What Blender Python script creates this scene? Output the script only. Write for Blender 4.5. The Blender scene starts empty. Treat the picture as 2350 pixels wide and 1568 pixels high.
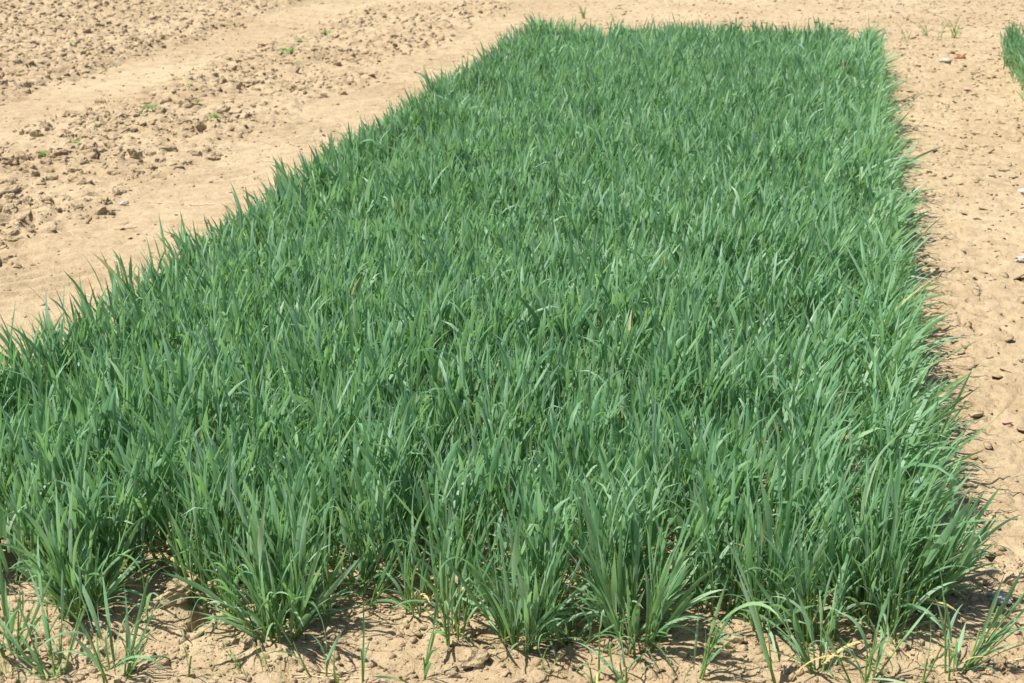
import bpy, bmesh, math, random
import numpy as np
from mathutils import Vector, Matrix, Euler

S = bpy.context.scene
COL = S.collection
R = math.radians
rng = np.random.default_rng(11)
random.seed(5)

# ------------------------------------------------------------------ camera, sky, sun, exposure
CAM_H, PITCH, YAW = 1.35, R(20.115), R(12.716)
FOC = 3200.0 / 2350.0                       # focal length in picture widths
cd = bpy.data.cameras.new('camera')
cam = bpy.data.objects.new('camera', cd); COL.objects.link(cam)
cam.location = (0, 0, CAM_H)
cam.rotation_euler = (R(90) - PITCH, 0, YAW)
cd.sensor_width = 23.5; cd.lens = 23.5 * FOC; cd.sensor_fit = 'HORIZONTAL'
cd.clip_start = 0.05; cd.clip_end = 2000
cd.dof.use_dof = True; cd.dof.focus_distance = 2.95; cd.dof.aperture_fstop = 7.1
S.camera = cam

SUN_EL, SUN_AZ = R(63), R(108)               # azimuth counter-clockwise from +Y
w = bpy.data.worlds.new('World'); S.world = w; w.use_nodes = True
nt = w.node_tree
sky = nt.nodes.new('ShaderNodeTexSky'); sky.sky_type = 'NISHITA'; sky.sun_disc = False
sky.sun_elevation = SUN_EL; sky.sun_rotation = -SUN_AZ
bg = nt.nodes['Background']; bg.inputs[1].default_value = 0.085
nt.links.new(sky.outputs[0], bg.inputs[0])
sl = bpy.data.lights.new('sun', 'SUN'); sl.energy = 5.0; sl.angle = R(0.53); sl.color = (1.0, 0.955, 0.88)
so = bpy.data.objects.new('sun', sl); COL.objects.link(so)
to_sun = Vector((-math.sin(SUN_AZ) * math.cos(SUN_EL), math.cos(SUN_AZ) * math.cos(SUN_EL), math.sin(SUN_EL)))
so.rotation_euler = to_sun.to_track_quat('Z', 'Y').to_euler(); so.location = (-4, 4, 8)
S.view_settings.view_transform = 'Standard'; S.view_settings.look = 'None'
S.view_settings.exposure = 0.78; S.view_settings.gamma = 1.0; S.view_settings.use_curve_mapping = False

def in_frame(x, y, z, m=0.0):
    """whether a point of the field lies inside the photograph (only decides what is built singly)"""
    x, y, z = np.asarray(x, float), np.asarray(y, float), np.asarray(z, float)
    c, s = math.cos(YAW), math.sin(YAW)
    r = x * c + y * s; fw = -x * s + y * c; u = z - CAM_H
    d = fw * math.cos(PITCH) - u * math.sin(PITCH)
    up = fw * math.sin(PITCH) + u * math.cos(PITCH)
    a, b = r / d * FOC, up / d * FOC
    return (np.abs(a) < .5 + m) & (np.abs(b) < .3336 + m) & (d > 0)

# ------------------------------------------------------------------ noise
def _h(ix, iy, seed):
    n = (ix.astype(np.int64) * 374761393 + iy.astype(np.int64) * 668265263 + seed * 2246822519) & 0xffffffff
    n = ((n ^ (n >> 13)) * 1274126177) & 0xffffffff
    n = ((n ^ (n >> 16)) * 2654435761) & 0xffffffff
    return ((n ^ (n >> 15)) & 0xffffff) / float(0x1000000)

def perlin(x, y, scale, seed=0):
    x = np.asarray(x, float) / scale; y = np.asarray(y, float) / scale
    ix, iy = np.floor(x), np.floor(y); fx, fy = x - ix, y - iy
    u = fx * fx * fx * (fx * (fx * 6 - 15) + 10); v = fy * fy * fy * (fy * (fy * 6 - 15) + 10)
    def g(dx, dy):
        a = _h(ix + dx, iy + dy, seed) * 2 * np.pi
        return np.cos(a) * (fx - dx) + np.sin(a) * (fy - dy)
    n0 = g(0, 0) * (1 - u) + g(1, 0) * u; n1 = g(0, 1) * (1 - u) + g(1, 1) * u
    return (n0 * (1 - v) + n1 * v) * 1.41

def fbm(x, y, scale, octs=3, seed=0):
    t = 0; a = 1
    for o in range(octs):
        t = t + a * perlin(x, y, scale / 2 ** o, seed + o * 17); a *= .5
    return t

def worley(x, y, scale, seed=0):
    x = np.asarray(x, float) / scale; y = np.asarray(y, float) / scale
    ix, iy = np.floor(x), np.floor(y)
    f1 = np.full(x.shape, 9.); f2 = np.full(x.shape, 9.); cid = np.zeros(x.shape)
    for dx in (-1, 0, 1):
        for dy in (-1, 0, 1):
            jx, jy = ix + dx, iy + dy
            d = np.hypot(jx + _h(jx, jy, seed) - x, jy + _h(jx, jy, seed + 5) - y)
            new = d < f1
            f2 = np.where(new, f1, np.minimum(f2, d)); cid = np.where(new, _h(jx, jy, seed + 9), cid); f1 = np.where(new, d, f1)
    return f1, f2, cid

def sstep(a, b, x):
    t = np.clip((x - a) / (b - a), 0, 1); return t * t * (3 - 2 * t)

# ------------------------------------------------------------------ layout of the field (metres; rows run along +Y)
ROW, ROW_R, N_ROWS = 0.158, 0.180, 13
ROWS = [ROW_R - ROW * k for k in range(N_ROWS)]           # the last is the far edge row
PLOT_L, PLOT_R = ROWS[-1] - .05, ROWS[0] + .05
HOLE = (-1.045, 2.035)

def rough_mask(x, y):
    """1 in the tilled, cloddy bands, 0 on the wheel tracks and beaten paths"""
    wob = .14 * perlin(x, y, .9, 3) + .07 * perlin(x, y, .25, 4)
    a = sstep(-2.52, -2.72, x + wob) * sstep(-3.85, -3.6, x + wob)
    b = sstep(-4.2, -4.45, x + wob)
    m = np.maximum(a * (0.75 + .5 * perlin(x, y, .6, 8)), b)
    return np.clip(m, 0, 1.1) * sstep(11.6, 10.2, y - .55 * (x + 4.4) * (x > -4.4) - 30 * (x < -4.4))

def ground_z(x, y):
    x = np.asarray(x, float); y = np.asarray(y, float)
    z = .012 * perlin(x, y, 1.4, 1) + .007 * fbm(x, y, .35, 2, 2)
    m = rough_mask(x, y)
    # tilled bands: lumps and pits
    f1, f2, cid = worley(x + .03 * perlin(x, y, .08, 21), y + .03 * perlin(x, y, .08, 22), .085, 31)
    lump = (1 - sstep(.1, .75, f1)) * (cid ** 2)
    g1, g2, gid = worley(x + .02 * perlin(x, y, .05, 25), y, .2, 37)
    big = (1 - sstep(.1, .7, g1)) * (gid > .7) * gid
    p1, p2, pid = worley(x + .02 * perlin(x, y, .04, 43), y + .02 * perlin(x, y, .04, 44), .12, 45)
    pit = (1 - sstep(.16, .30, p1)) * (pid > .5) * pid
    z = z + m * (.020 * fbm(x, y, .22, 3, 11) + .016 * lump + .016 * big - .055 * pit + .010 * (1 - 2.4 * np.abs(perlin(x, y, .075, 15))) + .014 * perlin(x, y, .04, 14))
    # beaten soil: low crumbs, flaky crust, cracks
    q = 1 - np.clip(m, 0, 1)
    z = z + q * (.0045 * fbm(x, y, .07, 3, 51) + .002 * perlin(x, y, .02, 54))
    path = np.maximum(sstep(.05, .35, x) * sstep(12, 9.5, y), sstep(2.6, 2.3, y))
    t = fbm(x, y, .16, 3, 61) * 2.2; fr = t - np.floor(t)
    z = z + q * path * np.where(y < 2.5, .006, .011) * sstep(0, .10, fr) * (1 - .8 * fr)
    e1, e2, ec = worley(x + .035 * fbm(x, y, .09, 2, 71), y + .035 * fbm(x, y, .09, 2, 73), .13, 75)
    crack = (1 - sstep(.0, .085, e2 - e1)) * sstep(-.1, .35, perlin(x, y, .3, 77))
    z = z - q * path * .016 * crack
    fm = sstep(2.75, 2.35, y)
    h1, h2, hid = worley(x + .012 * perlin(x, y, .03, 83), y, .045, 81)
    z = z + fm * q * (.005 * (1 - sstep(.1, .7, h1)) * hid ** 2 + .004 * fbm(x, y, .11, 3, 85))
    # lug prints of a tyre on the track beside the plot
    tr = sstep(-1.9, -2.02, x) * sstep(-2.62, -2.5, x)
    lug = np.sin((y * 1.0 + np.abs(x + 2.27) * 1.3 + .03 * perlin(x, y, .3, 93)) * 2 * np.pi / .125)
    z = z + tr * (.010 * sstep(-.3, .5, lug + .7 * perlin(x, y, .09, 92)) - .012) * sstep(-.3, .35, perlin(x, y, .5, 91)) 
    tr2 = sstep(-3.72, -3.85, x) * sstep(-4.42, -4.3, x)
    z = z - tr2 * .018
    # the hole between two rows and the lump beside it
    hx, hy = HOLE
    dx = (x - hx) + .012 * perlin(x, y, .05, 95); dy = (y - hy) + .012 * perlin(x, y, .05, 96)
    ca, sa = math.cos(R(98)), math.sin(R(98))
    uu, vv = (dx * ca + dy * sa) / .045, (-dx * sa + dy * ca) / .018
    z = z - .17 * (1 - sstep(.65, 1.05, np.hypot(uu, vv)))
    z = z + .030 * np.exp(-(((x - hx + .065) / .032) ** 2 + ((y - hy - .035) / .055) ** 2))
    return z

def gz(x, y): return float(ground_z(np.array([x]), np.array([y]))[0])

# ------------------------------------------------------------------ mesh helpers
def np_mesh(name, V, F, smooth=True, uv=None):
    """V (n,3), F (m,k) with one k: a mesh from arrays"""
    V = np.ascontiguousarray(V, np.float32); F = np.ascontiguousarray(F, np.int32); k = F.shape[1]
    me = bpy.data.meshes.new(name)
    me.vertices.add(len(V)); me.vertices.foreach_set('co', V.ravel())
    me.loops.add(F.size); me.loops.foreach_set('vertex_index', F.ravel())
    me.polygons.add(len(F))
    me.polygons.foreach_set('loop_start', np.arange(0, F.size, k, dtype=np.int32))
    if smooth: me.polygons.foreach_set('use_smooth', np.ones(len(F), bool))
    if uv is not None:
        l = me.uv_layers.new(name='UVMap'); l.data.foreach_set('uv', np.ascontiguousarray(uv, np.float32)[F.ravel()].ravel())
    me.update(calc_edges=True); me.validate()
    return me

def link(name, data, mat=None, parent=None, loc=None):
    o = bpy.data.objects.new(name, data); COL.objects.link(o)
    if mat and data and not data.materials: data.materials.append(mat)
    if parent: o.parent = parent
    if loc is not None: o.location = loc
    return o

def tag(o, label=None, cat=None, group=None, kind=None):
    if label: o['label'] = label
    if cat: o['category'] = cat
    if group: o['group'] = group
    if kind: o['kind'] = kind
    return o

# ------------------------------------------------------------------ materials
def new_mat(name):
    m = bpy.data.materials.new(name); m.use_nodes = True
    return m, m.node_tree.nodes, m.node_tree.links, m.node_tree.nodes['Principled BSDF']

def ramp(N, stops):
    r = N.new('ShaderNodeValToRGB'); e = r.color_ramp.elements
    while len(e) < len(stops): e.new(.5)
    for k, (p, c) in enumerate(stops): e[k].position = p; e[k].color = (*c, 1)
    return r

def noise(N, L, vec, scale, detail=4, rough=.55):
    n = N.new('ShaderNodeTexNoise'); n.inputs['Scale'].default_value = scale
    n.inputs['Detail'].default_value = detail; n.inputs['Roughness'].default_value = rough
    L.new(vec, n.inputs['Vector']); return n

def mixc(N, L, fac, a, b, mode='MIX'):
    n = N.new('ShaderNodeMix'); n.data_type = 'RGBA'; n.blend_type = mode
    for sock, v in ((n.inputs[0], fac), (n.inputs[6], a), (n.inputs[7], b)):
        if hasattr(v, 'is_output'): L.new(v, sock)
        else: sock.default_value = v if isinstance(v, float) else (*v, 1)
    return n.outputs[2]

def soil_material(name, tint=(1, 1, 1)):
    m, N, L, P = new_mat(name)
    geo = N.new('ShaderNodeNewGeometry'); pos = geo.outputs['Position']
    n1 = noise(N, L, pos, 1.1, 4); n2 = noise(N, L, pos, 14, 5, .6); n3 = noise(N, L, pos, 90, 4, .65)
    c1 = ramp(N, [(.30, (.344, .256, .153)), (.70, (.428, .335, .212))]); L.new(n1.outputs[0], c1.inputs[0])
    c2 = ramp(N, [(.3, (.80, .76, .71)), (.52, (1, 1, 1)), (.75, (1.12, 1.13, 1.15))]); L.new(n2.outputs[0], c2.inputs[0])
    c3 = ramp(N, [(.3, (.78, .75, .72)), (.5, (1, 1, 1)), (.72, (1.10, 1.11, 1.13))]); L.new(n3.outputs[0], c3.inputs[0])
    c = mixc(N, L, .9, c1.outputs[0], c2.outputs[0], 'MULTIPLY')
    c = mixc(N, L, .8, c, c3.outputs[0], 'MULTIPLY')
    c = mixc(N, L, 1.0, c, tint, 'MULTIPLY')
    # pale and rusty mineral specks
    vo = N.new('ShaderNodeTexVoronoi'); vo.inputs['Scale'].default_value = 55; L.new(pos, vo.inputs['Vector'])
    sp = ramp(N, [(.0, (1, 1, 1)), (.10, (1, 1, 1)), (.16, (0, 0, 0))]); L.new(vo.outputs['Distance'], sp.inputs[0])
    pick = ramp(N, [(.0, (0, 0, 0)), (.90, (0, 0, 0)), (.93, (1, 1, 1))]); L.new(vo.outputs['Color'], pick.inputs[0])
    fac = mixc(N, L, 1.0, sp.outputs[0], pick.outputs[0], 'MULTIPLY')
    c = mixc(N, L, fac, c, (.60, .53, .44))
    L.new(c, P.inputs['Base Color'])
    P.inputs['Roughness'].default_value = .96; P.inputs['Specular IOR Level'].default_value = .12
    b1 = N.new('ShaderNodeBump'); b1.inputs['Strength'].default_value = .8; b1.inputs['Distance'].default_value = .012
    n4 = noise(N, L, pos, 45, 6, .62); L.new(n4.outputs[0], b1.inputs['Height'])
    b2 = N.new('ShaderNodeBump'); b2.inputs['Strength'].default_value = .8; b2.inputs['Distance'].default_value = .004
    n5 = noise(N, L, pos, 210, 4, .6); L.new(n5.outputs[0], b2.inputs['Height'])
    L.new(b1.outputs[0], b2.inputs['Normal']); L.new(b2.outputs[0], P.inputs['Normal'])
    return m

def leaf_material(name, stops, trans=(.30, .56, .14), yellow=.0022, rough=.50):
    m, N, L, P = new_mat(name)
    geo = N.new('ShaderNodeNewGeometry'); oi = N.new('ShaderNodeObjectInfo')
    add = N.new('ShaderNodeMath'); add.operation = 'ADD'
    L.new(geo.outputs['Random Per Island'], add.inputs[0]); L.new(oi.outputs['Random'], add.inputs[1])
    fr = N.new('ShaderNodeMath'); fr.operation = 'FRACT'; L.new(add.outputs[0], fr.inputs[0])
    c = ramp(N, stops); L.new(fr.outputs[0], c.inputs[0])
    uv = N.new('ShaderNodeUVMap'); sep = N.new('ShaderNodeSeparateXYZ'); L.new(uv.outputs[0], sep.inputs[0])
    # paler sheath end and midrib, veins along the blade
    base = ramp(N, [(.0, (1, 1, 1)), (.14, (0, 0, 0))]); L.new(sep.outputs['Y'], base.inputs[0])
    col = mixc(N, L, base.outputs[0], c.outputs[0], (.17, .27, .06))
    rib = ramp(N, [(.455, (0, 0, 0)), (.49, (.55, .55, .55)), (.51, (.55, .55, .55)), (.545, (0, 0, 0))]); L.new(sep.outputs['X'], rib.inputs[0])
    col = mixc(N, L, rib.outputs[0], col, (.15, .29, .14))
    wv = N.new('ShaderNodeMath'); wv.operation = 'MULTIPLY'; wv.inputs[1].default_value = 62.0; L.new(sep.outputs['X'], wv.inputs[0])
    sn = N.new('ShaderNodeMath'); sn.operation = 'SINE'; L.new(wv.outputs[0], sn.inputs[0])
    vr = ramp(N, [(.0, (.86, .88, .86)), (1, (1.06, 1.05, 1.06))]); L.new(sn.outputs[0], vr.inputs[0])
    col = mixc(N, L, .8, col, vr.outputs[0], 'MULTIPLY')
    bl = noise(N, L, geo.outputs['Position'], 40, 3)
    br = ramp(N, [(.35, (.84, .88, .88)), (.65, (1.1, 1.08, 1.1))]); L.new(bl.outputs[0], br.inputs[0])
    col = mixc(N, L, .7, col, br.outputs[0], 'MULTIPLY')
    # yellowed, dying leaves among the green ones
    ye = N.new('ShaderNodeMath'); ye.operation = 'LESS_THAN'; ye.inputs[1].default_value = yellow; L.new(fr.outputs[0], ye.inputs[0])
    col = mixc(N, L, ye.outputs[0], col, (.46, .38, .18))
    L.new(col, P.inputs['Base Color'])
    P.inputs['Roughness'].default_value = rough; P.inputs['Specular IOR Level'].default_value = .38
    P.inputs['Sheen Weight'].default_value = .22; P.inputs['Sheen Roughness'].default_value = .45; P.inputs['Sheen Tint'].default_value = (.8, 1, .88, 1)
    tr = N.new('ShaderNodeBsdfTranslucent'); tc = mixc(N, L, .65, col, trans); L.new(tc, tr.inputs['Color'])
    mx = N.new('ShaderNodeMixShader'); mx.inputs[0].default_value = .41
    L.new(P.outputs[0], mx.inputs[1]); L.new(tr.outputs[0], mx.inputs[2])
    L.new(mx.outputs[0], N['Material Output'].inputs['Surface'])
    return m

def plain_material(name, col, rough=.8, var=.25, scale=60, bump=.3):
    m, N, L, P = new_mat(name)
    tc = N.new('ShaderNodeTexCoord'); n = noise(N, L, tc.outputs['Object'], scale, 4)
    lo = tuple(v * (1 - var) for v in col); hi = tuple(min(1, v * (1 + var)) for v in col)
    c = ramp(N, [(.32, lo), (.68, hi)]); L.new(n.outputs[0], c.inputs[0]); L.new(c.outputs[0], P.inputs['Base Color'])
    P.inputs['Roughness'].default_value = rough; P.inputs['Specular IOR Level'].default_value = .25
    b = N.new('ShaderNodeBump'); b.inputs['Strength'].default_value = bump; b.inputs['Distance'].default_value = .004
    L.new(n.outputs[0], b.inputs['Height']); L.new(b.outputs[0], P.inputs['Normal'])
    return m

M_SOIL = soil_material('dry_soil')
WHEAT_STOPS = [(0, (.066, .165, .076)), (.2, (.142, .302, .142)), (.5, (.196, .372, .186)), (.72, (.250, .418, .240)), (.86, (.34, .49, .345)), (.90, (.24, .40, .145)), (1, (.36, .50, .34))]  # palest stops paint bright highlights into some blades; the rest is leaf colour
M_WHEAT = leaf_material('wheat_leaf', WHEAT_STOPS)
M_STEM = plain_material('wheat_sheath', (.15, .25, .06), .5, .35, 90, .1)
M_WEED = leaf_material('weed_leaf', [(0, (.13, .28, .04)), (1, (.20, .36, .07))], (.3, .5, .05), 0.0)
M_GRASS = leaf_material('pale_grass', [(0, (.13, .25, .05)), (1, (.22, .34, .08))], (.3, .45, .06), 0.0)
M_DRY = plain_material('dry_leaf', (.44, .34, .13), .7, .35, 30, .1)
M_STRAW = plain_material('straw', (.56, .44, .27), .6, .2, 50, .15)
M_WHITE = plain_material('white_stone', (.43, .41, .37), .9, .2, 40, .4)
M_GREY = plain_material('grey_stone', (.36, .35, .36), .8, .35, 120, .5)
M_PALE = plain_material('pale_stone', (.47, .41, .32), .85, .15, 60, .4)
M_ASH = plain_material('ash_stone', (.42, .39, .35), .9, .35, 70, .6)
M_PINK = plain_material('pink_stone', (.52, .31, .25), .85, .15, 60, .4)
M_RUST = plain_material('rusty_clod', (.43, .26, .15), .95, .2, 60, .5)

# ------------------------------------------------------------------ ground: one sheet, finely modelled where the photograph looks
def lines(segs):
    out = [segs[0][0]]
    for a, b, d0, d1 in segs:
        x = a
        while x < b - 1e-9:
            t = (x - a) / (b - a); x = min(b, x + d0 + (d1 - d0) * t); out.append(x)
    return np.array(sorted(set(np.round(out, 5))))
XS = lines([(-400, -40, 60, 20), (-40, -8, 6, .5), (-8, -2.0, .020, .016), (-2.0, -1.35, .022, .012), (-1.35, .55, .0076, .0076), (.55, 1.7, .011, .014), (1.7, 8, .05, 1), (8, 400, 4, 60)])
YS = lines([(-400, -10, 60, 4), (-10, 1.6, 1.0, .02), (1.6, 2.5, .006, .006), (2.5, 8, .0085, .024), (8, 14, .02, .04), (14, 40, .2, 4), (40, 900, 10, 80)])
gx, gy = np.meshgrid(XS, YS)
V = np.stack([gx.ravel(), gy.ravel(), ground_z(gx.ravel(), gy.ravel())], 1)
nx, ny = len(XS), len(YS)
i = (np.arange(ny - 1)[:, None] * nx + np.arange(nx - 1)[None, :]).ravel()
F = np.stack([i, i + 1, i + nx + 1, i + nx], 1)
ground = link('ground', np_mesh('ground', V, F), M_SOIL)
tag(ground, 'dry tan field soil with tilled bands and wheel tracks', 'soil', kind='structure')

# ------------------------------------------------------------------ wheat leaves
def leaf_arrays(base, az, th0, bend, length, width, twist, nseg=6, cols=3, fold=.28, bpow=1.5, tw0=None):
    """arrays of n blades -> vertices, quads, uv. Blades rise from base, lean towards az and arch over."""
    n = len(az); ss = np.linspace(0, 1, nseg + 1)
    P = np.zeros((n, nseg + 1, 3)); P[:, 0] = base
    ca, sa = np.cos(az), np.sin(az)
    for k in range(1, nseg + 1):
        th = th0 + bend * ((ss[k] + ss[k - 1]) / 2) ** bpow
        st = length / nseg
        P[:, k] = P[:, k - 1] + np.stack([np.sin(th) * ca, np.sin(th) * sa, np.cos(th)], 1) * st[:, None]
    out = np.zeros((n, nseg + 1, cols, 3)); uv = np.zeros((n, nseg + 1, cols, 2))
    prof = np.array([(.50 + .50 * math.sin(min(1, s / .42) * math.pi / 2)) * (1 - max(0, (s - .36) / .64) ** 2.0) ** 1.0 for s in ss]); prof[-1] = .025
    if tw0 is None: tw0 = np.zeros(n)
    for k in range(nseg + 1):
        th = th0 + bend * ss[k] ** bpow
        d = np.stack([np.sin(th) * ca, np.sin(th) * sa, np.cos(th)], 1)
        side = np.stack([-sa, ca, np.zeros(n)], 1); nor = np.cross(d, side)
        a = tw0 + twist * ss[k]
        s2 = side * np.cos(a)[:, None] + nor * np.sin(a)[:, None]; n2 = np.cross(d, s2)
        wd = (width * prof[k] / 2)[:, None]
        for c in range(cols):
            q = c / (cols - 1) * 2 - 1
            out[:, k, c] = P[:, k] + s2 * wd * q + (n2 * wd * fold * (1 - abs(q)) if cols == 3 else 0)
            uv[:, k, c, 0] = c / (cols - 1); uv[:, k, c, 1] = ss[k]
    per = (nseg + 1) * cols
    f = np.array([[k * cols + c, k * cols + c + 1, (k + 1) * cols + c + 1, (k + 1) * cols + c] for k in range(nseg) for c in range(cols - 1)])
    F = (np.arange(n)[:, None, None] * per + f[None]).reshape(-1, 4)
    return out.reshape(-1, 3), F, uv.reshape(-1, 2)

def canopy_h(x, y):
    """height factor of the stand: uneven, a taller edge row, sparse dips"""
    hgt = 1 + .10 * perlin(x, y, .7, 201) + .17 * perlin(x, y, .20, 202)
    edge = np.exp(-((x - ROWS[-1]) / .10) ** 2)
    return hgt * (1 + .03 * edge * sstep(4, 6, y)) * (1 - .12 * sstep(8.2, 8.7, y))

def row_plants(y0, y1, step):
    """plant stations along every row between y0 and y1"""
    xs, ys, rs = [], [], []
    for k, rx in enumerate(ROWS):
        y = y0 + rng.random() * step
        while y < y1:
            xs.append(rx + rng.normal(0, (.026 + .022 * min(1, max(0, y - 2.4))) * (.5 if k in (0, N_ROWS - 1) else 1))); ys.append(y); rs.append(k); y += step * rng.uniform(.55, 1.45)
    return np.array(xs), np.array(ys), np.array(rs)

def shoot_params(x, y, row, n_leaf, hs, far=1.0):
    """random blades for the shoots of many plants at once (arrays, one entry per leaf)"""
    idx = np.repeat(np.arange(len(x)), n_leaf); n = len(idx)
    rank = rng.random(n) ** .8                                    # 0 low leaf .. 1 top leaf
    ht = hs[idx]
    bx = x[idx] + rng.normal(0, .022, n); by = y[idx] + rng.normal(0, .022, n)
    bz = ground_z(bx, by) + (.010 + .180 * rank) * ht
    length = (.075 + .060 * rng.random(n)) * (1.02 - .15 * (rank < .25)) * ht
    width = (.0058 + .0066 * rng.random(n)) * (.85 + .25 * rank)
    az = rng.random(n) * 2 * np.pi
    th0 = R(3) + R(30) * rng.random(n) * (1.25 - .5 * rank)
    bend = R(5) + R(34) * rng.random(n) ** 1.6
    arch = rng.random(n) < .07; bend = np.where(arch, R(55) + R(50) * rng.random(n), bend)
    twist = rng.normal(0, R(55), n); tw0 = rng.normal(0, R(35), n)
    # edge rows lean out over the bare soil
    r = row[idx]
    out_r, out_l = (r <= 0), (r >= N_ROWS - 1)
    e = rng.random(n)
    az = np.where(out_r & (e < .62), rng.normal(R(-5), R(62), n), az)
    th0 = np.where(out_r & (e < .62), th0 + R(30) * rng.random(n), th0)
    length = np.where(out_r & (e < .16), length * 1.75, length); th0 = np.where(out_r & (e < .08), th0 + R(18), th0)
    az = np.where(out_l & (e < .5), rng.normal(R(180), R(45), n), az); th0 = np.where(out_l & (e < .35), th0 + R(12) * rng.random(n), th0)
    second = (r == 1); az = np.where(second & (e < .45), rng.normal(0, R(50), n), az); th0 = np.where(second & (e < .45), th0 + R(12) * rng.random(n), th0)
    return np.stack([bx, by, bz], 1), az, th0, bend, length, width * far, twist, tw0

FRONT = {0: 2.30, 1: 2.24, 2: 2.21, 3: 2.12, 4: 2.08, 5: 2.09, 6: 2.15, 7: 2.05, 8: 2.07, 9: 2.01, 10: 2.01, 11: 2.0, 12: 2.0}   # where each row begins
BACK = 8.72
SINGLE_END = 3.02          # nearer than this the plants are built one by one

def drop(x, y, r, keep_edge=True):
    """thin the stand: row ends, gaps, ragged far end"""
    start = np.array([FRONT[k] for k in r]) + rng.random(len(x)) * .03
    end = BACK + .18 * perlin(x, y * 0, .35, 301) - .22 * sstep(-.9, -1.8, x) + rng.normal(0, .05, len(x))
    end = end - .3 * np.exp(-((x + 1.32) / .07) ** 2)
    gap = perlin(x, y, .13, 303) > .80
    lane = (r == N_ROWS - 2) & (y > 4.2) & (perlin(x * 0, y, .5, 305) > -.1)          # thin second row behind the edge row
    return (y > start) & (y < end) & ~gap & ~(lane & (rng.random(len(x)) < .65))

# distant stand (one mass)
def stand(name, parts, label):
    Vs, Fs, Us, off = [], [], [], 0
    for (V_, F_, U_) in parts:
        Vs.append(V_); Us.append(U_); Fs.append(F_ + off); off += len(V_)
    o = link(name, np_mesh(name, np.concatenate(Vs), np.concatenate(Fs), True, np.concatenate(Us)), M_WHEAT)
    tag(o, label, 'wheat', kind='stuff'); return o

parts = []
for (y0, y1, step, nl, seg, cols, far) in ((1.9, 3.9, .020, 31, 4, 3, .84), (3.9, 6.2, .020, 31, 4, 2, .88), (6.2, 9.2, .020, 33, 4, 2, .84)):
    x, y, r = row_plants(y0, y1, step)
    k = drop(x, y, r); x, y, r = x[k], y[k], r[k]
    single = (y < SINGLE_END) & in_frame(x, y, .12, .05) & ((rng.random(len(x)) < .25) | (y < np.array([FRONT[q] for q in r]) + .03))
    x, y, r = x[~single], y[~single], r[~single]
    hs = canopy_h(x, y) * (1 + rng.normal(0, .08, len(x)))
    b, az, th0, bd, le, wi, tw, t0 = shoot_params(x, y, r, nl, hs, far)
    le = le * (.9 if y0 < 3 else .88)
    parts.append(leaf_arrays(b, az, th0, bd, le, wi, tw, seg, cols, tw0=t0))
stand('wheat_stand', parts, 'dense blue-green young wheat filling the sown plot')

# the neighbouring plot, of which only the corner row shows
xs, ys = [], []
for k in range(5):
    y = 6.4
    while y < 9.15:
        xs.append(1.08 + .165 * k + rng.normal(0, .02)); ys.append(y); y += .027 * rng.uniform(.6, 1.4)
xs, ys = np.array(xs), np.array(ys); rr = np.full(len(xs), 5); rr[xs < 1.14] = N_ROWS - 1
b, az, th0, bd, le, wi, tw, t0 = shoot_params(xs, ys, rr, 22, .92 * canopy_h(xs, ys), 1.0)
stand('wheat_stand', [leaf_arrays(b, az, th0, bd, le, wi, tw, 4, 2, tw0=t0)], 'corner of a second wheat plot across the bare path')

# ------------------------------------------------------------------ single wheat plants: stems and leaves as parts
def one(v): return np.array([v], float)
LEAVES = {'up': [], 'mid': [], 'arch': []}
def pool(kind, n, th, bd, tw):
    for k in range(n):
        V_, F_, U_ = leaf_arrays(np.zeros((1, 3)), one(0), one(R(random.uniform(*th))), one(R(random.uniform(*bd))), one(1.0), one(random.choice((random.uniform(.034, .056), random.uniform(.052, .080)))),
                                 one(R(random.gauss(0, tw))), 9, 3, .30, random.uniform(1.2, 2.2), one(R(random.gauss(0, 30))))
        me = np_mesh('leaf', V_, F_, True, U_); me.materials.append(M_WHEAT); LEAVES[kind].append(me)
pool('up', 36, (1, 9), (4, 30), 60)
pool('mid', 28, (6, 16), (22, 55), 60)
pool('arch', 20, (10, 24), (65, 115), 45)
DRY = [m.copy() for m in LEAVES['arch'][:8]]
for m in DRY: m.materials.clear(); m.materials.append(M_DRY)
STEMS = []
for k in range(6):
    bm = bmesh.new(); prev = None; n = 4; bx_, by_ = random.uniform(-.08, .08), random.uniform(-.08, .08)
    for s in range(n + 1):
        t = s / n; rad = .024 * (1 - .35 * t)
        ring = [bm.verts.new((bx_ * t * t + rad * math.cos(a), by_ * t * t + rad * math.sin(a), t)) for a in (0, 1.257, 2.513, 3.77, 5.027)]
        if prev:
            for q in range(5): bm.faces.new((prev[q], prev[(q + 1) % 5], ring[(q + 1) % 5], ring[q])).smooth = True
        prev = ring
    me = bpy.data.meshes.new('stem'); bm.to_mesh(me); bm.free(); me.materials.append(M_STEM); STEMS.append(me)

def rot_to(az, tilt): return Matrix.Rotation(az, 4, 'Z') @ Matrix.Rotation(tilt, 4, 'Y')

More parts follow.
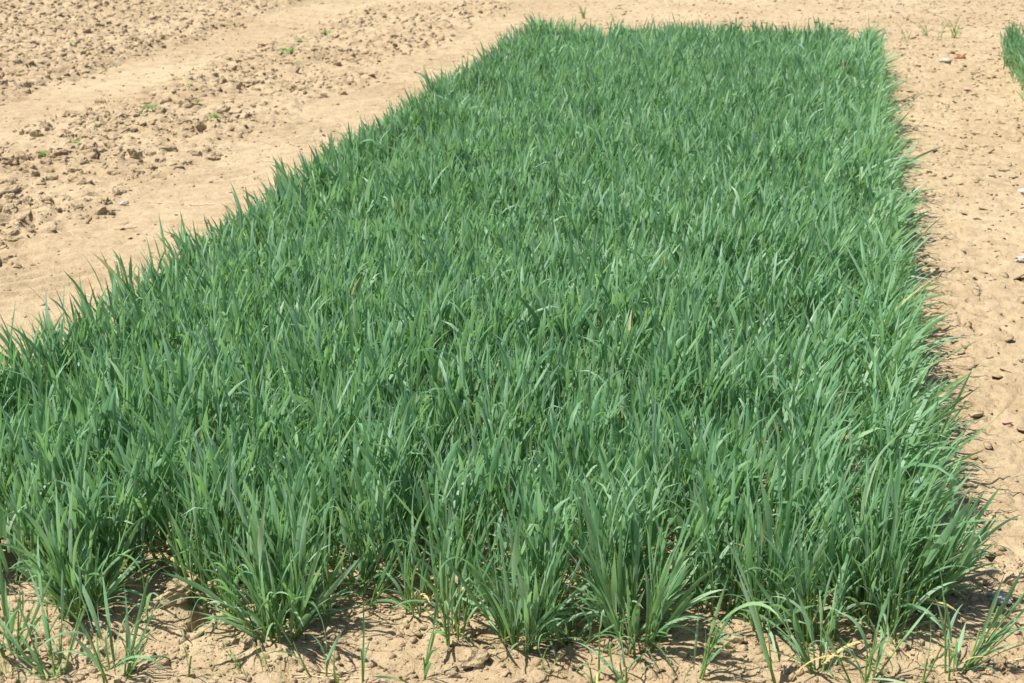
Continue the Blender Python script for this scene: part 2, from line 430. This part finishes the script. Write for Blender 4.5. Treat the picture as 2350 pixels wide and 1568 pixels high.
def wheat_plant(x, y, label, group=None, tillers=3, leaves=3, hgt=1.0, spread=10, lean=None, lean_amt=0, arch=.12, wide=1.0, cat='wheat plant', radius=.012, basal=0, short=1.0):
    root = link('wheat_plant', None, loc=(x, y, gz(x, y) - .004)); root.empty_display_size = .05
    tag(root, label, cat, group)
    for t in range(tillers):
        a = random.uniform(0, 2 * math.pi); tilt = R(abs(random.gauss(0, spread)))
        d = rot_to(a, tilt).to_3x3() @ Vector((0, 0, 1))
        if lean is not None: d += Vector((math.cos(R(lean)), math.sin(R(lean)), 0)) * lean_amt * random.uniform(.5, 1.3)
        d.normalize()
        taz, tth = math.atan2(d.y, d.x), math.acos(max(-1, min(1, d.z)))
        rr = radius * (.3 + .7 * math.sqrt(random.random())); p0 = Vector((rr * math.cos(taz), rr * math.sin(taz), 0))
        sh = random.uniform(.05, .11 + .06 * (1 - short) / .3) * hgt
        st = link('stem', random.choice(STEMS), parent=root)
        st.matrix_basis = Matrix.Translation(p0) @ rot_to(taz, tth) @ Matrix.Diagonal((.085, .085, sh, 1))
        for k in range(leaves):
            top = k == leaves - 1
            f = (k + random.uniform(.2, .9)) / leaves if not top else 1.0
            base = p0 + d * sh * f * .97
            kind = 'arch' if random.random() < arch * (1.0 if top else 1.5) else ('up' if top or random.random() < .55 else 'mid')
            me = random.choice(LEAVES[kind])
            L_ = random.uniform(.12, .20) * hgt * short * (1.0 if top else .9)
            laz = taz + random.gauss(0, 1.3) if tth > R(8) else random.uniform(0, 6.283)
            lf = link('leaf', me, parent=root)
            M = Matrix.Translation(base) @ rot_to(taz, tth * (1.0 if top else 1.15)) @ Matrix.Rotation(laz - taz, 4, 'Z')
            ws = L_ * wide
            lf.matrix_basis = M @ Matrix.Diagonal((L_, ws * random.uniform(.85, 1.15), L_, 1))
    for k in range(basal):                                   # short thin leaves low at the crown
        a = random.uniform(0, 6.283); L_ = random.uniform(.06, .135) * hgt; rr = radius * random.random()
        dry = random.random() < .14
        lf = link('leaf', random.choice(DRY) if dry else random.choice(LEAVES[random.choice(('mid', 'arch', 'up'))]), parent=root)
        if dry: lf['label'] = 'withered yellow leaf'
        lf.matrix_basis = Matrix.Translation((rr * math.cos(a), rr * math.sin(a), random.uniform(.004, .03))) @ rot_to(a, R(random.uniform(8, 55))) @ Matrix.Diagonal((L_, L_ * random.uniform(.6, 1.1), L_, 1))
    return root

# plants of the ragged front edge, each where it stands
HAND = [
 # x, y, label, tillers, leaves, height, spread, lean dir, lean, arch
 (-1.325, 1.865, 'tall leaning wheat tuft rooted among pale grass seedlings at the plot corner', 5, 3, 1.05, 12, 20, .25, .12),
 (-1.20, 1.805, 'wheat tuft with blades raked back, between the corner tuft and a splayed one', 4, 3, 1.0, 14, 150, .4, .15),
 (-1.105, 1.835, 'open splayed wheat tuft on bare soil, long blades fanning both ways', 6, 3, 1.0, 20, 30, .1, .15),
 (-1.275, 2.02, 'broad bushy wheat clump at the row end, many thin basal blades', 12, 4, 1.15, 15, None, 0, .12),
 (-1.115, 1.995, 'single wheat shoot with three blades in a wide V beside the deep soil hole', 1, 4, 1.05, 2, None, 0, .5),
 (-1.015, 2.065, 'small wheat plant right behind the deep soil hole', 3, 3, .8, 12, None, 0, .2),
 (-.955, 2.03, 'wheat plant with one blade drooping over the deep soil hole', 4, 3, 1.05, 8, 180, .1, .25),
 (-.885, 2.035, 'very dense upright wheat clump with yellowing base, taller than its neighbours', 14, 4, 1.2, 13, None, 0, .08),
 (-.82, 2.07, 'narrow upright wheat plant at the flank of the dense yellow-based clump', 3, 3, 1.0, 5, None, 0, .15),
 (-.76, 2.125, 'small wheat plant leaning over a bare patch of crumbly soil', 3, 3, .85, 10, 15, .5, .1),
 (-.665, 2.135, 'slender upright wheat plant standing alone in the bare notch', 4, 3, 1.05, 6, None, 0, .1),
 (-.575, 2.07, 'wheat plant with a low blade hooked down to the soil and five upright ones', 5, 3, 1.1, 9, None, 0, .3),
 (-.45, 2.085, 'thick wheat clump with a broad pale folded blade near its middle', 11, 4, 1.15, 13, None, 0, .12),
 (-.36, 2.085, 'low untidy wheat plant sprawling between two thick clumps', 4, 3, .75, 30, None, 0, .5),
 (-.255, 2.115, 'large fan-shaped wheat clump on its own patch of crumbled soil', 13, 4, 1.2, 15, None, 0, .12),
 (-.135, 2.30, 'tiny single wheat shoot in the shade between two clumps', 1, 3, .7, 8, None, 0, .2),
 (-.145, 2.02, 'sparse wheat plant with one broad upright blade and a low curled one', 3, 3, 1.0, 14, 10, .2, .35),
 (-.045, 2.235, 'bushy wheat clump with pale green stem bases and drooping lower blades', 12, 4, 1.15, 14, None, 0, .15),
 (.055, 2.20, 'medium wheat clump with a blade bent toward the bushy pale-based clump', 8, 3, 1.05, 13, 200, .1, .15),
 (.155, 2.315, 'biggest wheat clump by the pale path, tightly packed upright blades', 15, 4, 1.25, 12, None, 0, .08),
 (.18, 2.225, 'short wheat plant at the foot of the biggest clump', 5, 3, .85, 18, None, 0, .25),
 (.238, 2.37, 'wheat clump sprawling over the bare path toward the grey stone', 8, 4, 1.1, 14, 5, .42, .15),
 (.285, 2.14, 'spread-out wheat plant past the row end with one long blade over the path', 6, 3, .95, 20, 10, .4, .15),
 (.065, 2.085, 'wheat plant with wide flat blades at the path end of the bare front strip', 4, 3, 1.0, 22, None, 0, .4),
 (.005, 2.02, 'tall lone wheat shoot with a pair of long blades crossing', 2, 3, 1.2, 8, 150, .35, .05),
 (.135, 2.06, 'sprawling wheat plant with a nearly flat blade lying across others', 4, 3, .95, 30, 20, .2, .5),
 (-.60, 1.935, 'small wheat seedling with arching blades on the bare front strip', 3, 3, .75, 26, 10, .25, .4),
 (-.70, 1.905, 'two-bladed wheat seedling standing stiffly on bare soil', 1, 3, .8, 6, None, 0, 0),
 (-.765, 1.91, 'yellow-green wheat seedling with one pale curled blade', 2, 3, .8, 10, 160, .2, .3),
 (-.30, 1.98, 'wheat seedling with a curled blade below the low untidy plant', 2, 3, .8, 22, None, 0, .4),
 (-.985, 1.865, 'thin wheat seedling with a forked pair of blades near the soil hole', 1, 3, .6, 8, None, 0, .1),
 (-.245, 1.985, 'wheat seedling spread flat below the large fan-shaped clump', 3, 3, .8, 34, None, 0, .4),
 (.215, 2.09, 'short wheat seedling beside the spread-out plant past the row end', 2, 3, .75, 16, 30, .2, .3),
]
for (x, y, lab, ti, le, hg, sp, ln, la, ar) in HAND:
    wheat_plant(x, y, lab, None, int(ti * (2.7 if 'clump' in lab.split(' at ')[0].split(' between')[0].split(' toward')[0].split(' of ')[0].split(' below')[0] else 1.4) + .5) if ti > 3 else ti, le, hg * (.95 if y > 2.0 and x > -1.3 else .88), sp + 1, ln, la, ar * (.7 if ti > 3 else 1), radius=.010 + .0024 * ti, basal=int(ti * 2.2) + 1 if ti > 3 else ti - 1, short=.80, wide=.88)

# crowded plants of the rows behind them
ORD = ['outermost', 'second', 'third', 'fourth', 'fifth', 'sixth', 'seventh', 'eighth', 'ninth', 'tenth', 'eleventh', 'twelfth', 'thirteenth']
x, y, r = row_plants(2.0, SINGLE_END, .0475)
k = (y > np.array([FRONT[q] for q in r]) + .02) & in_frame(x, y, .12, .05)
x, y, r = x[k], y[k], r[k]
hq = 1.02 * canopy_h(x, y) * rng.uniform(.86, 1.12, len(x))
for q in range(len(x)):
    e = r[q] == 0; same = np.where(r == r[q])[0]
    look = 'end' if y[q] <= np.sort(y[same])[0] + 1e-6 else 'tall' if hq[q] > np.quantile(hq[same], .75) else 'short' if hq[q] < np.quantile(hq[same], .25) else 'crowded'
    lab = 'wheat plant at the very end of the %s row from the path' % ORD[r[q]] if look == 'end' else '%s wheat plant inside the %s row from the path, near its ragged end' % (look, ORD[r[q]])
    wheat_plant(x[q], y[q], lab, 'wheat plants of the %s row' % ORD[r[q]],
                9, 3, hq[q], 10 if not e else 12, 0 if e else None, .35 if e else 0, .06, radius=.034, basal=4, short=.70, wide=.92)
print('single row plants', len(x))

# ------------------------------------------------------------------ soil clods
def clod_mesh(name, seed, sub=3, flat=.62, rough=.32):
    bm = bmesh.new(); bmesh.ops.create_icosphere(bm, subdivisions=sub, radius=1.0)
    r_ = random.Random(seed); o = Vector((r_.uniform(0, 50), r_.uniform(0, 50), r_.uniform(0, 50)))
    from mathutils import noise as mn
    sx, sy = r_.uniform(.8, 1.3), r_.uniform(.75, 1.1)
    for v in bm.verts:
        d = v.co.normalized()
        k = 1 + rough * mn.noise(d * 1.3 + o) * 1.6 + rough * .7 * mn.noise(d * 3.1 + o) + rough * .35 * mn.noise(d * 7 + o)
        v.co = Vector((d.x * k * sx, d.y * k * sy, d.z * k * flat))
    for f in bm.faces: f.smooth = r_.random() < .0
    me = bpy.data.meshes.new(name); bm.to_mesh(me); bm.free(); return me

CLODS = [clod_mesh('soil_clod', 100 + k, 3, random.uniform(.65, .95), .42) for k in range(16)]
for me in CLODS: me.materials.append(M_SOIL)
n = 110000
cx = rng.uniform(-8, -2.45, n); cy = rng.uniform(3.2, 13, n)
m = rough_mask(cx, cy); k = (rng.random(n) < m ** 1.5) & in_frame(cx, cy, 0, .02); cx, cy = cx[k], cy[k]
size = .0048 * (1 - rng.random(len(cx))) ** (-1 / 1.75); size = np.clip(size, .005, .028)
order = np.argsort(-size * (9 / (cy + 3)))
big = order[:262]; small = order[262:12000]
cz = ground_z(cx, cy)
dims = [(float(size[q]) * 1.1 * random.uniform(.75, 1.35), float(size[q]) * 1.1 * random.uniform(.65, 1), float(size[q]) * 1.1 * random.uniform(.7, 1.25)) for q in big]
vol = np.array([a * b * c for a, b, c in dims]); q1, q2, q3 = np.quantile(vol, (.25, .6, .88))
for q, d, v in zip(big, dims, vol):
    near = cx[q] > -3.9
    o = link('soil_clod', CLODS[random.randrange(16)], loc=(cx[q], cy[q], cz[q] - d[2] * .32))
    o.rotation_euler = (random.gauss(0, .35), random.gauss(0, .35), random.uniform(0, 6.28)); o.scale = d
    how = 'small' if v < q1 else 'medium' if v < q2 else 'large' if v < q3 else 'very large'
    shape = 'elongated' if d[0] > 1.35 * d[1] else 'tall blocky' if d[2] > d[1] * 1.05 else 'rounded' 
    tag(o, '%s %s soil clod in the %s' % (how, shape, 'rough tilled band next to the wheel-marked track' if near else 'far tilled band beyond the smooth track'), 'soil clod', 'clods of the near tilled band' if near else 'clods of the far tilled band')

def crumbs(name, x, y, s, label, flat=(.35, .8), sink=.1, sub=1):
    """many small clods in one mesh"""
    src = []
    for k in range(10):
        me = clod_mesh('crumb_source', 300 + k, sub, 1.0, .38)
        v = np.zeros(len(me.vertices) * 3); me.vertices.foreach_get('co', v)
        fi = np.array([list(p.vertices) for p in me.polygons]); src.append((v.reshape(-1, 3), fi)); bpy.data.meshes.remove(me)
    z = ground_z(x, y); Vs, Fs, off = [], [], 0
    kind = rng.integers(0, 10, len(x))
    for k in range(10):
        w_ = np.where(kind == k)[0]; v, fi = src[k]; n_ = len(w_)
        if not n_: continue
        a = rng.random(n_) * 6.283; sz = s[w_]; fl = rng.uniform(flat[0], flat[1], n_); el = rng.uniform(.6, 1.0, n_)
        tx, ty = rng.normal(0, .3, n_), rng.normal(0, .3, n_)
        vx = v[None, :, 0] * sz[:, None]; vy = v[None, :, 1] * (sz * el)[:, None]; vz = v[None, :, 2] * (sz * fl)[:, None]
        vz = vz + vx * tx[:, None] + vy * ty[:, None]
        X = vx * np.cos(a)[:, None] - vy * np.sin(a)[:, None] + x[w_][:, None]
        Y = vx * np.sin(a)[:, None] + vy * np.cos(a)[:, None] + y[w_][:, None]
        Z = vz + (z[w_] + sz * fl * sink)[:, None]
        Vs.append(np.stack([X, Y, Z], 2).reshape(-1, 3)); Fs.append((fi[None] + (np.arange(n_) * len(v))[:, None, None]).reshape(-1, 3) + off); off += n_ * len(v)
    o = link(name, np_mesh(name, np.concatenate(Vs), np.concatenate(Fs), False), M_SOIL)
    return tag(o, label, 'soil', kind='stuff')

crumbs('tilled_crumbs', cx[small], cy[small], size[small], 'small crumbs of dry soil scattered over the tilled bands', (.35, .7), -.25)
# beaten path, wheel tracks and headland: thin flakes and grains
n = 42000
x = rng.uniform(-7.5, 1.8, n); y = rng.uniform(2.2, 13, n)
k = in_frame(x, y, 0, .02) & ~((x > PLOT_L + .05) & (x < PLOT_R - .02) & (y < BACK - .1)) & ~((x > 1.1) & (y < 9.1) & (y > 6.4))
wgt = (1 - np.clip(rough_mask(x, y), 0, 1)) * np.where(x > 0, 1.0, np.where(x < PLOT_L, .28, .5)); k &= rng.random(n) < wgt
x, y = x[k], y[k]; s = np.clip(.0055 * (1 - rng.random(len(x))) ** (-1 / 2.1), .005, np.where(x < PLOT_L, .012, .024))
crumbs('path_flakes', x, y, s, 'thin flakes and grains of crusted soil on the beaten ground', (.14, .34), .2)
# front strip
n = 20000
x = rng.uniform(-1.5, .75, n); y = rng.uniform(1.7, 2.6, n); k = in_frame(x, y, 0, .02) & (rng.random(n) < .75); x, y = x[k], y[k]
s = np.clip(.0021 * (1 - rng.random(len(x))) ** (-1 / 2.1), .002, .013)
crumbs('front_crumbs', x, y, s, 'fine crumbs of dry soil around the front row ends', (.3, .8), .15)
# single clods lying on the front strip
FC = [(-1.10, 2.07, .030, 'lumpy clod standing at the edge of the deep soil hole'), (-.925, 1.975, .020, 'square-edged clod under the dense yellow-based wheat clump'),
      (-.785, 2.035, .014, 'knobbly little clod beside the narrow upright wheat plant'), (-.52, 2.005, .026, 'flat clod with a shaded face in the bare front strip'),
      (-.66, 2.19, .024, 'clod in the bare notch behind the slender wheat plant'), (-.17, 2.17, .020, 'rounded clod in the shade beside the large fan-shaped clump'),
      (-.09, 2.14, .018, 'small clod between the large fan clump and the bushy pale-based clump'), (.47, 2.62, .026, 'cracked clod plate on the pale path beside the sprawling row'),
      (.43, 2.30, .020, 'low clod near the grey stone on the path'), (-.40, 1.975, .016, 'small clod with cracked top on the bare front strip')]
for (x, y, s, lab) in FC:
    o = link('soil_clod', CLODS[random.randrange(16)], loc=(x, y, gz(x, y) + s * .15)); o.scale = (s, s * .85, s * .75); o.rotation_euler = (random.gauss(0, .2), random.gauss(0, .2), random.uniform(0, 6))
    tag(o, lab, 'soil clod', 'clods between the front wheat plants')

# ------------------------------------------------------------------ stones
def stone(x, y, sx, sy, sz, rz, mat, label, name='stone', seed=1):
    me = clod_mesh(name, seed, 3, .8, .26); me.materials.append(mat)
    o = link(name, me, loc=(x, y, max(gz(x + a, y + b) for a in (-.02, 0, .02) for b in (-.02, 0, .02)) + sz * .35)); o.scale = (sx, sy, sz); o.rotation_euler = (0, 0, rz)
    return tag(o, label, 'stone' if name == 'stone' else 'soil clod')
stone(.383, 2.402, .026, .013, .012, R(-25), M_GREY, 'grey veined stone lying on the path by the sprawling wheat clump', seed=7)
stone(.80, 5.66, .028, .022, .014, R(5), M_WHITE, 'bright white flat stone on the bare path', seed=8)
stone(.685, 4.70, .028, .028, .018, R(8), M_ASH, 'crumbling pale grey stone on the bare path', seed=9)
stone(.70, 9.05, .040, .030, .016, 0, M_PALE, 'pale stone beside the grass sprigs at the head of the path', seed=10)
stone(.76, 8.10, .022, .018, .010, 0, M_PINK, 'small pinkish stone in the middle of the path', seed=11)
stone(.80, 9.25, .040, .030, .026, 0, M_RUST, 'rust-orange soil lump among the grass sprigs', 'soil_clod', seed=12)
stone(.485, 3.29, .010, .008, .006, 0, M_PINK, 'tiny reddish stone on the path beside long overhanging blades', seed=13)
stone(-3.66, 5.52, .024, .014, .010, R(10), M_WHITE, 'small white stone at the edge of the tilled band', seed=14)
stone(-2.60, 4.75, .016, .012, .009, 0, M_PALE, 'small pale stone where the wheel track meets the tilled band', seed=15)
stone(-1.75, 9.6, .040, .028, .018, 0, M_PALE, 'pale stone on the smooth headland behind the far wheat edge', seed=16)

# ------------------------------------------------------------------ straws
def straw(x, y, ln, az, label, rad=.0016, group='dry straws on the soil'):
    bm = bmesh.new(); prev = None; n = 6; kx = random.uniform(-.05, .05)
    for s in range(n + 1):
        t = s / n - .5; px, py = x + ln * t * math.cos(az) - ln * kx * (t * t * 4) * math.sin(az), y + ln * t * math.sin(az) + ln * kx * (t * t * 4) * math.cos(az)
        rr = rad * (1 - .3 * (t + .5)); pz = max(gz(px, py), gz(x, y) - .004) + rad * 1.1
        ring = [bm.verts.new((px - x - rr * math.cos(a) * math.sin(az), py - y + rr * math.cos(a) * math.cos(az), pz + rr * math.sin(a) * .8)) for a in (0, 1.257, 2.513, 3.77, 5.027)]
        if prev:
            for q in range(5): bm.faces.new((prev[q], prev[(q + 1) % 5], ring[(q + 1) % 5], ring[q])).smooth = True
        else: bm.faces.new(ring)
        prev = ring
    bm.faces.new(prev[::-1]); me = bpy.data.meshes.new('straw'); bm.to_mesh(me); bm.free()
    return tag(link('straw', me, M_STRAW, loc=(x, y, 0)), label, 'straw', group)
straw(-.755, 1.935, .13, R(16), 'long pale straw lying under the yellow-green wheat seedling')
straw(-.76, 1.915, .12, R(10), 'greyish straw lying just below the long pale straw')
straw(-.43, 1.955, .055, R(25), 'short straw on the bare strip before the thick folded-blade clump')
straw(.045, 2.155, .045, R(20), 'white straw piece at the foot of the medium wheat clump')
straw(.375, 2.185, .10, R(-12), 'long thin straw on the path below the grey stone', .0013)
straw(.395, 2.215, .045, R(15), 'short broken straw lying across the path below the grey stone', .002)
straw(.385, 2.38, .07, R(-20), 'thin straw tucked against the grey stone', .0011)
straw(.33, 2.155, .05, R(20), 'dull straw by the spread-out plant past the row end')
straw(-.955, 1.99, .025, R(50), 'white straw chip by the square-edged clod', .002)
straw(-1.24, 1.87, .05, R(15), 'pale straw between the corner wheat tufts')
straw(-1.45, 3.55, .09, R(-10), 'straw fallen flat inside the wheat')
for (x, y, l, a) in [(-2.97, 4.75, .10, -20), (-3.05, 5.35, .09, 15), (-2.62, 4.35, .12, -28), (-2.42, 4.42, .08, 40), (-2.30, 4.80, .10, 10), (-2.25, 4.05, .07, -35), (-2.20, 3.72, .12, -30), (-2.35, 5.6, .09, -15), (-3.2, 5.1, .08, 70), (-2.75, 4.05, .09, 50)]:
    straw(x, y, l, R(a), 'dry straw lying near the edge of the wheel-marked track', .0022, 'straws along the wheel track')

# ------------------------------------------------------------------ weeds and grass sprigs
def joined(name, parts, mat):
    Vs, Fs, Us, off = [], [], [], 0
    for (V_, F_, U_) in parts: Vs.append(V_); Us.append(U_); Fs.append(F_ + off); off += len(V_)
    me = np_mesh(name, np.concatenate(Vs), np.concatenate(Fs), True, np.concatenate(Us)); me.materials.append(mat); return me
WL = []
for k in range(5):
    V_, F_, U_ = leaf_arrays(np.zeros((1, 3)), one(0), one(R(55 + 5 * k)), one(R(25)), one(1.0), one(.42), one(0), 5, 3, .3)
    me = np_mesh('leaf', V_, F_, True, U_); me.materials.append(M_WEED); WL.append(me)
def weed(x, y, s, n, label):
    root = tag(link('weed_seedling', None, loc=(x, y, gz(x, y) + .003)), label, 'weed', 'weed seedlings on the tilled soil')
    st = link('stem', STEMS[0], parent=root); st.scale = (.06, .06, s * .35)
    for k in range(n):
        lf = link('leaf', random.choice(WL), parent=root, loc=(random.gauss(0, s * .35), random.gauss(0, s * .25), s * random.uniform(.1, .4)))
        lf.rotation_euler = (0, 0, random.uniform(0, 6.28)); q = s * random.uniform(.6, 1.1); lf.scale = (q, q, q)
WEEDS = [(720, 134, .075, 16, 'largest bright green weed, spread flat on the tilled soil'), (751, 107, .05, 9, 'loose weed seedling just beyond the largest weed'),
 (816, 88, .06, 9, 'dark green weed seedling at the edge of the far smooth track'), (368, 281, .055, 12, 'bright bushy weed in the middle of the tilled band'), (400, 277, .03, 5, 'small weed close to the bright bushy weed'),
 (494, 268, .045, 8, 'dull green weed seedling in the middle of the tilled band'), (544, 314, .055, 10, 'ragged low weed with several separate sprigs near the wheel-marked track'), (195, 364, .04, 7, 'thin yellow-green weed on a smooth hump of soil'),
 (113, 396, .04, 9, 'fresh green weed beside a pebble in the tilled band'), (157, 394, .035, 6, 'low green weed next to the fresh one by the pebble'), (180, 122, .05, 7, 'faint weed seedling among far clods'),
 (471, 226, .04, 5, 'sparse dull weed on the far side of the tilled band'), (25, 465, .025, 4, 'tiny pale weed sprout between clods'), (735, 167, .035, 5, 'tiny weed sprout near the largest weed'), (356, 299, .03, 4, 'dark little weed below the bright bushy weed')]
def on_soil(px, py):
    a, u = (px / 2560 - .5) / FOC, -(py - 854) / 2560 / FOC
    fw = math.cos(PITCH) + u * math.sin(PITCH); t = CAM_H / (math.sin(PITCH) - u * math.cos(PITCH)); c, s = math.cos(YAW), math.sin(YAW)
    return a * t * c - fw * t * s, fw * t * c + a * t * s
for (px, py, s, n, lab) in WEEDS:
    x, y = on_soil(px, py); weed(x, y, s * .8, n, lab)

GL = []
for k in range(10):
    V_, F_, U_ = leaf_arrays(np.zeros((1, 3)), one(0), one(R(random.uniform(4, 30))), one(R(random.uniform(10, 70))), one(1.0), one(.035), one(random.gauss(0, .5)), 6, 3, .3)
    me = np_mesh('leaf', V_, F_, True, U_); me.materials.append(M_GRASS); GL.append(me)
def sprig(x, y, s, n, label, wide=1.0):
    root = tag(link('grass_sprig', None, loc=(x, y, gz(x, y))), label, 'grass', 'thin grass sprigs')
    for k in range(n):
        lf = link('leaf', random.choice(GL), parent=root, loc=(random.gauss(0, s * .06), random.gauss(0, s * .06), -.003))
        q = s * random.uniform(.55, 1.1); lf.rotation_euler = (random.gauss(0, .2), random.gauss(0, .2), random.uniform(0, 6.28)); lf.scale = (q, q * wide, q)
for (px, py, s, n, lab, wd) in [
 (606, 1686, .075, 6, 'tuft of hair-thin pale grass on the bare front strip', .8), (560, 1692, .06, 4, 'wispy pale grass sprig near the thin forked wheat seedling', .8), (669, 1679, .07, 4, 'thin stiff grass sprig before the dense yellow-based clump', .9),
 (20, 1690, .07, 9, 'matted pale grass tuft at the plot corner', .9), (520, 1700, .05, 4, 'faint grass blades below the deep soil hole', .8), (850, 1700, .07, 6, 'fresh grass tuft under the yellow-green wheat seedling', 1.1),
 (700, 1700, .05, 3, 'little grass sprig between two long straws', .8), (1365, 1700, .08, 5, 'bright light green grass sprig at the front strip', 1.4), (2550, 1635, .03, 3, 'tiny bright grass sprout on the path by the straws', 1.3),
 (1826, 1660, .035, 3, 'hair-thin grass sprout on bare soil beside the sparse wheat plant', .7), (2268, 107, .16, 7, 'pale grass sprig nearest the far wheat corner at the path head', .9), (2315, 92, .14, 12, 'dense brownish grass sprig at the path head', .9), (2350, 98, .13, 9, 'short green grass sprig next to the rust-orange lump', .9), (2386, 96, .20, 16, 'tallest grass sprig at the path head', .9),
 (1460, 46, .15, 16, 'bright light green grass tuft at the far end of the wheat', 1.4), (130, 1706, .06, 5, 'small pale grass tuft below the corner wheat tufts', .9)]:
    x, y = on_soil(px, min(py, 1704)); sprig(x, y, s, n, lab, wd)
